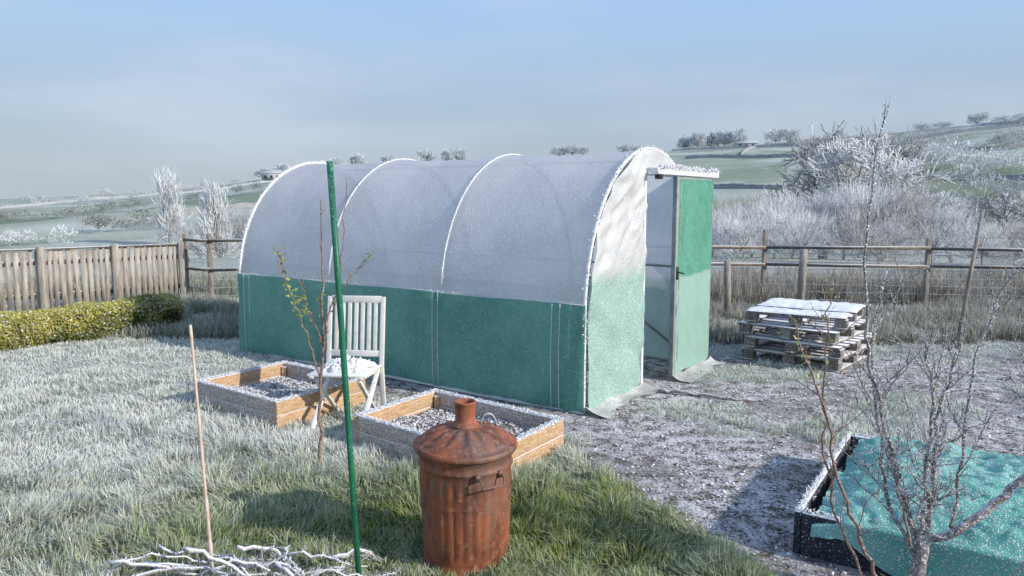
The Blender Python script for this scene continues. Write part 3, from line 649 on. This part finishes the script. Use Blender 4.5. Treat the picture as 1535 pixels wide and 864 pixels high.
# ---------------- fences ----------------
def slatfence():
    fe=empty('slatted_timber_fence',(-6.3,10.9,0)); p0=np.array([-8.4,9.3]);p1=np.array([-5.35,11.9]); D=np.linalg.norm(p1-p0); d=(p1-p0)/D; nrm=np.array([d[1],-d[0]])
    g=G(); s=0
    while s<D:
        w=.045+.03*rng.random(); p=p0+d*(s+w/2)+nrm*.035; h=.88+rng.normal(0,.010); z0=float(H(*p)); tl=rng.normal(0,.014)
        if rng.random()<.08: h*=.9
        g.box((p[0],p[1],z0+h/2),(*(d*w),0),(*(nrm*.014),0),(d[0]*tl*h,d[1]*tl*h,h)); s+=w+.012+.020*rng.random()
    g.obj('slats',M_slat,fe)
    g=G()
    for z in (.22,.70): g.beam((*p0,z),(*p1,z),.07,.035,Z3)
    g.beam((*(p0+nrm*.045),.895),(*(p1+nrm*.045),.895),.028,.07,Z3)
    g.obj('rails',M_rail,fe)
    g=G()
    for f in (.0,.30,.52,.76,1.0):
        p=p0+(p1-p0)*f+nrm*.10; g.box((p[0],p[1],.46),(.08,0,0),(0,.07,0),(0,0,.95))
    g.obj('posts',M_slat,fe,bevel=.006)
slatfence()
def railfence(name,pts,hts,rails,mesh=True,rm=None):
    fe=empty(name,(*pts[0],0)); g=G(); gr=G(); gw=G()
    for (x,y),h in zip(pts,hts):
        z=float(H(x,y)); lx=rng.normal(0,.015); g.box((x,y,z+h/2),(.065,0,0),(0,.065,0),(lx,0,h+.1))
    for i in range(len(pts)-1):
        a=np.array(pts[i]);b=np.array(pts[i+1]); za=float(H(*a));zb=float(H(*b))
        for r in rails: gr.beam((a[0],a[1]-.055,za+r),(b[0],b[1]-.055,zb+r+rng.normal(0,.008)),.048,.03,Z3)
        if mesh:
            Ld=np.linalg.norm(b-a)
            for q in np.linspace(.08,rails[0]-.1,7): gw.segs([(*a,za+q)],[(*b,zb+q)],[.003],[.003],4)
            nn=int(Ld/.14); f=np.linspace(0,1,nn)[:,None]; P=a+(b-a)*f; z=za+(zb-za)*f
            gw.segs(np.hstack([P,z+.05]),np.hstack([P,z+rails[0]-.08]),np.full(nn,.002),np.full(nn,.002),3)
    g.obj('posts',M_greywood,fe,bevel=.006); gr.obj('rails',rm or M_rail,fe)
    if mesh: gw.obj('wire_mesh',M_wire,fe)
railfence('post_and_rail_fence',[(1.6,11.7),(3.9,11.4),(6.2,11.0),(8.6,10.6),(11.5,10.2)],[1.0,1.10,.98,.98,1.0],[.88,.62])
railfence('post_and_rail_fence',[(-5.25,11.9),(-4.75,11.6),(-3.2,12.2),(-1.4,12.6)],[1.0,1.02,.96,1.0],[.96,.5],True)
for (x,y,h,r,tx) in ((2.92,9.9,.78,.05,-.03),(4.05,10.3,.92,.055,.02)):
    g=G(); z=float(H(x,y)); g.tube([(x,y,z-.05),(x+tx*.5,y,z+h*.5),(x+tx,y,z+h)],[r,r*.96,r*.9],12); g.obj('timber_post',M_greywood,smooth=False)
g=G(); g.tube([(4.80,7.85,-.03),(4.88,7.85,.75),(4.97,7.85,1.50)],[.023,.021,.019],10); g.obj('leaning_fence_pole',M_greywood,smooth=True)
g=G()
for z in (.5,.85,1.2): g.tube([(4.83+.08*z,7.85,z),(8.5,7.4,z-.03),(12,7,z)],.003,5)
g.obj('wire_strands',M_wire)
# ---------------- hedge ----------------
hd=empty('box_hedge',(-5,8.2,0)); p0=np.array([-6.75,6.75]);p1=np.array([-4.25,9.25]); D=p1-p0; Ld=np.linalg.norm(D); d=D/Ld; nr=np.array([d[1],-d[0]])
m=80000; f=rng.random(m); th=rng.random(m)*2*math.pi; rr=.72+.28*rng.random(m)**.5
lump=.82+.36*fbm(f*Ld,np.cos(th)*.4+th*.1,.35,2)+.09*np.sin(f*Ld*8.2+np.sin(f*17))
cs=np.cos(th);sn=np.sin(th); q=4; nrmz=(np.abs(cs)**q+np.abs(sn)**q)**(-1/q)
hs_=.88+.25*f
ox=.24*cs*nrmz*rr*lump; oz=(.175+.175*sn*nrmz*rr*lump)*hs_
P=np.stack([p0[0]+D[0]*f+nr[0]*ox,p0[1]+D[1]*f+nr[1]*ox,oz],-1)+rng.normal(0,.014,(m,3)); P[:,2]=np.clip(P[:,2],.01,None)
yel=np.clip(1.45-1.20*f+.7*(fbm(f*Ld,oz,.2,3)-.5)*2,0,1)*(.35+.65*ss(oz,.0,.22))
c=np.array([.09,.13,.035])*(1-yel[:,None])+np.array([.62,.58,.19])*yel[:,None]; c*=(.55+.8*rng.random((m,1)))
fz=(rng.random(m)<.12)[:,None]; c=np.where(fz,np.array([.74,.76,.72]),c)
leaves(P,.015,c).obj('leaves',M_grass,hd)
g=G(); g.box((*((p0+p1)/2),.15),(*(D*.98),0),(*(nr*.28),0),(0,0,.24)); g.obj('dark_core',M_dark,hd)  # solid dark box filling the middle of the hedge
# ---------------- background trees ----------------
def twigcloud(base,Hh,Wd,m,seed,col,tw=1.0,shape='round',trunk=True,wf=.010):
    r=np.random.default_rng(seed); x0,y0=base; z0=float(H(x0,y0))
    nc=26; ang=r.random(nc)*2*math.pi; rad=np.sqrt(r.random(nc)); 
    if shape=='round':
        hz=.30+.54*r.random(nc); rad*=np.sqrt(np.clip(1-((hz-.5)/.52)**2,.05,1))
    else: hz=.12+.68*r.random(nc); rad*=(1-.35*hz)
    cc=np.stack([np.cos(ang)*rad*Wd/2*.85,np.sin(ang)*rad*Wd/2*.85,hz*Hh],-1)
    i=r.integers(0,nc,m); P=cc[i]+r.normal(0,1,(m,3))*np.array([Wd*.085,Wd*.085,Hh*.075]); P[:,2]=np.clip(P[:,2],.03*Hh,Hh*.97)
    org=np.array([0,0,Hh*.15]); d=P-org; d/=np.linalg.norm(d,axis=1)[:,None]; d+=r.normal(0,.45,(m,3))+[0,0,.35 if shape=='round' else .9]; d/=np.linalg.norm(d,axis=1)[:,None]
    l=Hh*.09*tw*(.5+r.random(m)); s=np.cross(d,r.normal(0,1,(m,3))); s/=np.linalg.norm(s,axis=1)[:,None]; w=(wf*Hh*(.5+r.random(m)))[:,None]
    V=np.stack([P-s*w,P+s*w,P+d*l[:,None]+s*w*.3,P+d*l[:,None]-s*w*.3],1)+np.array([x0,y0,z0])
    cl=np.array(col)*(.7+.45*r.random((m,1))); cl*=(.8+.3*(i%5)/4)[:,None]; C=np.ones((m,4,4)); C[...,:3]=np.minimum(cl[:,None],.92)
    segs=[]
    if trunk:
        segs.append((np.array([0,0,-.3]),np.array([0,0,Hh*.3]),Hh*.024,Hh*.018))
        for k in range(nc):
            st=np.array([0,0,Hh*(.15+.15*r.random())]); mdp=(st+cc[k])/2+r.normal(0,.03*Hh,3)
            segs.append((st,mdp,Hh*.010,Hh*.006)); segs.append((mdp,cc[k],Hh*.006,Hh*.003))
            for _ in range(4):
                e=cc[k]+r.normal(0,1,3)*np.array([Wd*.12,Wd*.12,Hh*.10]); segs.append((mdp*.3+cc[k]*.7,e,Hh*.0035,Hh*.0015))
    return V.reshape(-1,3),C.reshape(-1,4),[(a+[x0,y0,z0],b+[x0,y0,z0],ra,rb) for a,b,ra,rb in segs]
def mktree(name,items):
    g=G()
    for it in items:
        V,C,S_=twigcloud(**it); g.add(V,np.arange(len(V)).reshape(-1,4),None,C)
        if S_: g.segs([s[0] for s in S_],[s[1] for s in S_],[s[2] for s in S_],[s[3] for s in S_],5,C=np.array([.34,.33,.33,1]))
    return g.obj(name,M_leaf)
def pol(az,r): a=math.radians(az); return (r*math.sin(a),r*math.cos(a))
def baretree(name,base,Hh,seed,col0,col1,spread=.55,depth=6,thick=.0022,wide=1.0):
    r=np.random.default_rng(seed); x0,y0=base; z0=float(H(x0,y0)); lev={}; g=G()
    def rec(p,d,L,rad,dp):
        q=p
        for k in range(3):
            d=d+r.normal(0,.09,3)+[0,0,.02]; d/=np.linalg.norm(d); q2=q+d*L/3
            lev.setdefault(dp,[]).append((q,q2,rad*(1-.12*k),rad*(1-.12*(k+1)))); q=q2
            if dp<depth and (k>0 or (dp>=1 and r.random()<.5)):
                for _ in range(1 if k<2 else 2):
                    v=d+r.normal(0,spread,3)+[0,0,.10]; v/=np.linalg.norm(v); rec(q,v,L*(.66+.18*r.random()),rad*.60,dp+1)
    rec(np.zeros(3),np.array([0,0,1.]),.26,.026,0)
    top=max(max(s[1][2] for s in S_) for S_ in lev.values()); k_=np.array([Hh/top*wide,Hh/top*wide,Hh/top])
    for dp,S_ in lev.items():
        f=dp/depth; c=np.array(col0)*(1-f**1.5)+np.array(col1)*f**1.5; a=np.array([s[0] for s in S_])*k_+[x0,y0,z0-.1]; b=np.array([s[1] for s in S_])*k_+[x0,y0,z0-.1]
        g.segs(a,b,[max(s[2]*k_[2],Hh*thick) for s in S_],[max(s[3]*k_[2],Hh*thick*.8) for s in S_],3,C=np.array([*c,1]))
    return g.obj(name,M_leaf)
WH=(.86,.87,.88); GR=(.60,.61,.61); DK=(.26,.26,.23)
L_=[]; k=100
for az,h,w in ((-17,6,8),(-18.4,5,8),(-13.3,6,7),(-11.6,7.5,7),(-9.4,6.5,6),(-6.6,7.5,8),(-4.9,7,7),(-3.9,7.5,8),(3.6,5,8),(4.6,5.5,8),(5.4,5,7),(8.4,4.5,6),(9.4,4.5,6),(13.0,7,7),(13.9,8,8),(14.8,8,8),(15.8,8,8),(16.6,8,8),(19.3,7,10),(20.3,6.5,9),(28.6,4,8),(29.7,4,8),(31.7,6.5,9),(33.0,3.5,7),(34.2,4,8),(-15,4,7)):
    k+=1; L_.append(dict(base=pol(az,338+rng.random()*8),Hh=h,Wd=w,m=1000,seed=k,col=WH if az>-20 else GR,wf=.024,tw=1.3))
mktree('distant_trees',L_)
L_=[]
for az0,r0,az1,r1,n_,h,co in ((-36,170,-26,185,22,2.6,DK),(-36,240,-19,280,30,3.2,GR),(-29.5,120,-24,116,12,2.6,DK),(-36,110,-31,104,8,2.0,WH),
    (20,262,36,258,34,2.6,DK),(24,205,36,190,26,3.2,GR),(29,165,36,150,20,4.4,WH),(31,132,37,125,12,3.8,GR),(13,250,21,255,20,2.0,DK),(26,118,36,108,18,2.8,WH),(-24,190,-17,200,10,2.2,DK),(15,310,27,305,16,2.4,GR)):
    for q in range(n_):
        f=q/n_; k+=1; L_.append(dict(base=pol(az0+(az1-az0)*f+rng.normal(0,.25),r0+(r1-r0)*f+rng.normal(0,2)),Hh=h*(.5+.8*rng.random()),Wd=h*1.5,m=200,seed=k,col=co,trunk=False,wf=.028,tw=1.2))
mktree('hedgerow_trees',L_)
baretree('bare_tree',pol(22.9,56),10.3,11,(.09,.085,.08),(.50,.50,.51),thick=.0030,wide=1.1)
baretree('frosted_tree',pol(26.6,50),8.4,12,(.16,.15,.14),(.86,.87,.89),thick=.0042,wide=1.15)
baretree('frosted_tree',pol(30.8,70),7.4,23,(.20,.19,.18),(.78,.79,.81),thick=.0038,wide=1.2)
baretree('bare_tree',pol(34.4,64),7.4,18,(.16,.15,.14),(.66,.67,.68),thick=.0034,wide=1.2)
mktree('frosted_tree',[dict(base=pol(-21.6,70),Hh=7.6,Wd=3.2,m=2600,seed=14,col=WH,shape='up',wf=.004)])
mktree('frosted_tree',[dict(base=pol(-24.8,95),Hh=9.0,Wd=3.6,m=2200,seed=15,col=WH,shape='up',wf=.004)])
mktree('frosted_tree',[dict(base=pol(-22.9,80),Hh=4.4,Wd=5,m=2200,seed=16,col=GR,wf=.005)])
mktree('frosted_tree',[dict(base=pol(-19.6,90),Hh=4.6,Wd=6,m=2200,seed=19,col=GR,wf=.006)])
L_=[]
for az,r,h,w in ((15.2,27,1.6,2.6),(16.5,25,1.9,2.6),(18,28,2.3,3),(19.6,25,2.0,2.6),(20.8,29,2.5,3.4),(22.6,27,2.0,3),(24.2,28,2.5,3),(25.6,27,2.6,3),(27.4,28,2.6,3),(29.6,27,1.8,3),(32.5,26,1.4,3),(35,27,1.5,3),(21.5,23,1.5,2.4),(17.4,22,1.3,2.2),(26.4,22,1.5,2.4)):
    k+=1; L_.append(dict(base=pol(az,r),Hh=h,Wd=w,m=2400,seed=k,col=(.88,.88,.89) if k%3 else (.62,.60,.59),shape='up',wf=.0036,tw=1.5,trunk=True))
mktree('frosted_shrubs',L_)
L_=[]
for az,r,h,w in ((-33,70,1.5,5),(-31,66,1.8,5),(-27,78,1.6,4)):
    k+=1; L_.append(dict(base=pol(az,r),Hh=h,Wd=w,m=1500,seed=k,col=WH,wf=.012,trunk=False))
mktree('frosted_shrubs',L_)
def wallline(pts,h=1.1):
    g=G(); P=[]
    for (a0,r0),(a1,r1) in zip(pts[:-1],pts[1:]):
        for f in np.linspace(0,1,30): P.append(pol(a0+(a1-a0)*f,r0+(r1-r0)*f))
    P=np.array(P); z=H(P[:,0],P[:,1]); n_=len(P); hh=h*(.75+.5*rng.random(n_)); nn=P/np.linalg.norm(P,axis=1)[:,None]*.3
    A=np.stack([np.c_[P-nn,z-.4],np.c_[P-nn,z+hh],np.c_[P+nn,z+hh],np.c_[P+nn,z-.4]],1); g.grid(A); g.obj('dry_stone_wall',M_stone)
wallline([(12,280),(22,262),(37,270)],.9); wallline([(13,215),(19,205),(28,190),(37,200)],.8); wallline([(16,330),(18,262),(17,212)],.8); wallline([(27,345),(25.5,262)],.8); wallline([(24,255),(27.5,195)],.8)
wallline([(12,312),(24,318),(37,320)],.8); wallline([(13,150),(20,142),(30,150),(37,145)],.8)
wallline([(-36,260),(-22,290),(-14,320)],.8); wallline([(-26,130),(-18,150),(-12,190)],.8); wallline([(31,345),(34,270)],.9)
def barn(name,az,r,w,h,rot):
    x0,y0=pol(az,r); z0=float(H(x0,y0)); e=empty(name,(x0,y0,z0)); c,s=math.cos(rot),math.sin(rot); u=np.array([c,s,0]);v_=np.array([-s,c,0]); o3=np.array([x0,y0,z0])
    g=G(); g.box(o3+Z3*h/2,u*w,v_*w*.5,Z3*h); g.obj('walls',M_stone,e)
    g=G(); a=o3+Z3*h; P=[a-u*w*.52-v_*w*.28,a+u*w*.52-v_*w*.28,a+u*w*.52+v_*w*.28,a-u*w*.52+v_*w*.28,a-u*w*.52+Z3*h*.6,a+u*w*.52+Z3*h*.6]
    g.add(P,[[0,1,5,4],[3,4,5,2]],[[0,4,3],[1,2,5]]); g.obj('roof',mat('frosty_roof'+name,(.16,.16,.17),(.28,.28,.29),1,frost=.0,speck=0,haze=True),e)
    g=G()
    for q in (-.3,0,.3): g.box(o3+u*w*q-v_*(w*.25+.02)+Z3*h*.45,u*.9,v_*.05,Z3*1.3)
    g.obj('openings',M_dark,e)
barn('stone_barn',-17.8,335,8,2.6,.2); barn('stone_farmhouse',17.3,300,8,1.8,-.2)
tx,ty=pol(21.7,338); tz=float(H(tx,ty)); e=empty('wind_turbine',(tx,ty,tz)); g=G(); g.tube([(tx,ty,tz),(tx,ty,tz+8.0)],[.34,.24],8); g.obj('tower',M_white,e)
g=G()
for q in range(3):
    a=math.radians(90+120*q+15); g.beam((tx,ty-.5,tz+8),(tx+2.4*math.cos(a),ty-.5,tz+8+2.4*math.sin(a)),.28,.1,(0,1,0))
g.box((tx,ty-.1,tz+8),(.5,0,0),(0,1,0),(0,0,.5)); g.obj('blades',M_white,e)
# ---------------- light ----------------
sv=Vector((.90,-.46,0)).normalized(); el=math.radians(26); sd=Vector((sv.x*math.cos(el),sv.y*math.cos(el),math.sin(el)))
li=bpy.data.lights.new('sun','SUN'); li.energy=4.5; li.angle=math.radians(.6); li.color=(1,.92,.80); lo=bpy.data.objects.new('sun',li); lo.rotation_euler=sd.to_track_quat('Z','Y').to_euler(); lo.location=(8,-5,8); COL.objects.link(lo)
w=bpy.data.worlds.new('World'); sc.world=w; w.use_nodes=True; T=w.node_tree; T.nodes.clear(); N=T.nodes.new; K=T.links.new
out=N('ShaderNodeOutputWorld'); bg=N('ShaderNodeBackground'); bg.inputs[1].default_value=.142; K(bg.outputs[0],out.inputs[0])
sky=N('ShaderNodeTexSky'); sky.sky_type='NISHITA'; sky.sun_disc=False; sky.sun_elevation=el; sky.sun_rotation=math.atan2(sv.x,sv.y); sky.air_density=1.0; sky.dust_density=2.0
tc=N('ShaderNodeTexCoord'); sx=N('ShaderNodeSeparateXYZ'); K(tc.outputs['Generated'],sx.inputs[0])
cr=N('ShaderNodeValToRGB'); K(sx.outputs[2],cr.inputs[0]); el_=cr.color_ramp.elements
el_[0].position=0; el_[0].color=(.44,.50,.56,1); el_[1].position=.5; el_[1].color=(.34,.48,.80,1)
for p,c in ((.06,(.37,.45,.54,1)),(.13,(.35,.46,.60,1)),(.20,(.36,.51,.72,1)),(.28,(.33,.52,.84,1))):
    q=el_.new(p); q.color=c
mp=N('ShaderNodeMapping'); mp.inputs['Scale'].default_value=(1.2,1.2,5); mp.inputs['Rotation'].default_value=(0,.25,0); K(tc.outputs['Generated'],mp.inputs[0])
nz=N('ShaderNodeTexNoise'); nz.inputs['Scale'].default_value=1.6; nz.inputs['Detail'].default_value=5; nz.inputs['Roughness'].default_value=.5; K(mp.outputs[0],nz.inputs[0])
mr=N('ShaderNodeMapRange'); mr.interpolation_type='SMOOTHSTEP'; K(nz.outputs[0],mr.inputs[0]); mr.inputs[1].default_value=.42; mr.inputs[2].default_value=.72; mr.inputs[4].default_value=.5
m1=N('ShaderNodeMix'); m1.data_type='RGBA'; K(mr.outputs[0],m1.inputs[0]); K(cr.outputs[0],m1.inputs[6]); m1.inputs[7].default_value=(.56,.62,.75,1)
sc10=N('ShaderNodeVectorMath'); sc10.operation='SCALE'; sc10.inputs['Scale'].default_value=8.4; K(m1.outputs[2],sc10.inputs[0])
m2=N('ShaderNodeMix'); m2.data_type='RGBA'; m2.inputs[0].default_value=.85; K(sky.outputs[0],m2.inputs[6]); K(sc10.outputs[0],m2.inputs[7]); K(m2.outputs[2],bg.inputs[0])
# ---------------- camera ----------------
cd=bpy.data.cameras.new('camera'); cd.sensor_width=36; cd.lens=26; cd.clip_end=6000; cd.clip_start=.05
co=bpy.data.objects.new('camera',cd); co.location=(0,0,1.6); co.rotation_euler=(math.radians(90-6.8),0,0); COL.objects.link(co); sc.camera=co
print('objs',len(bpy.data.objects))
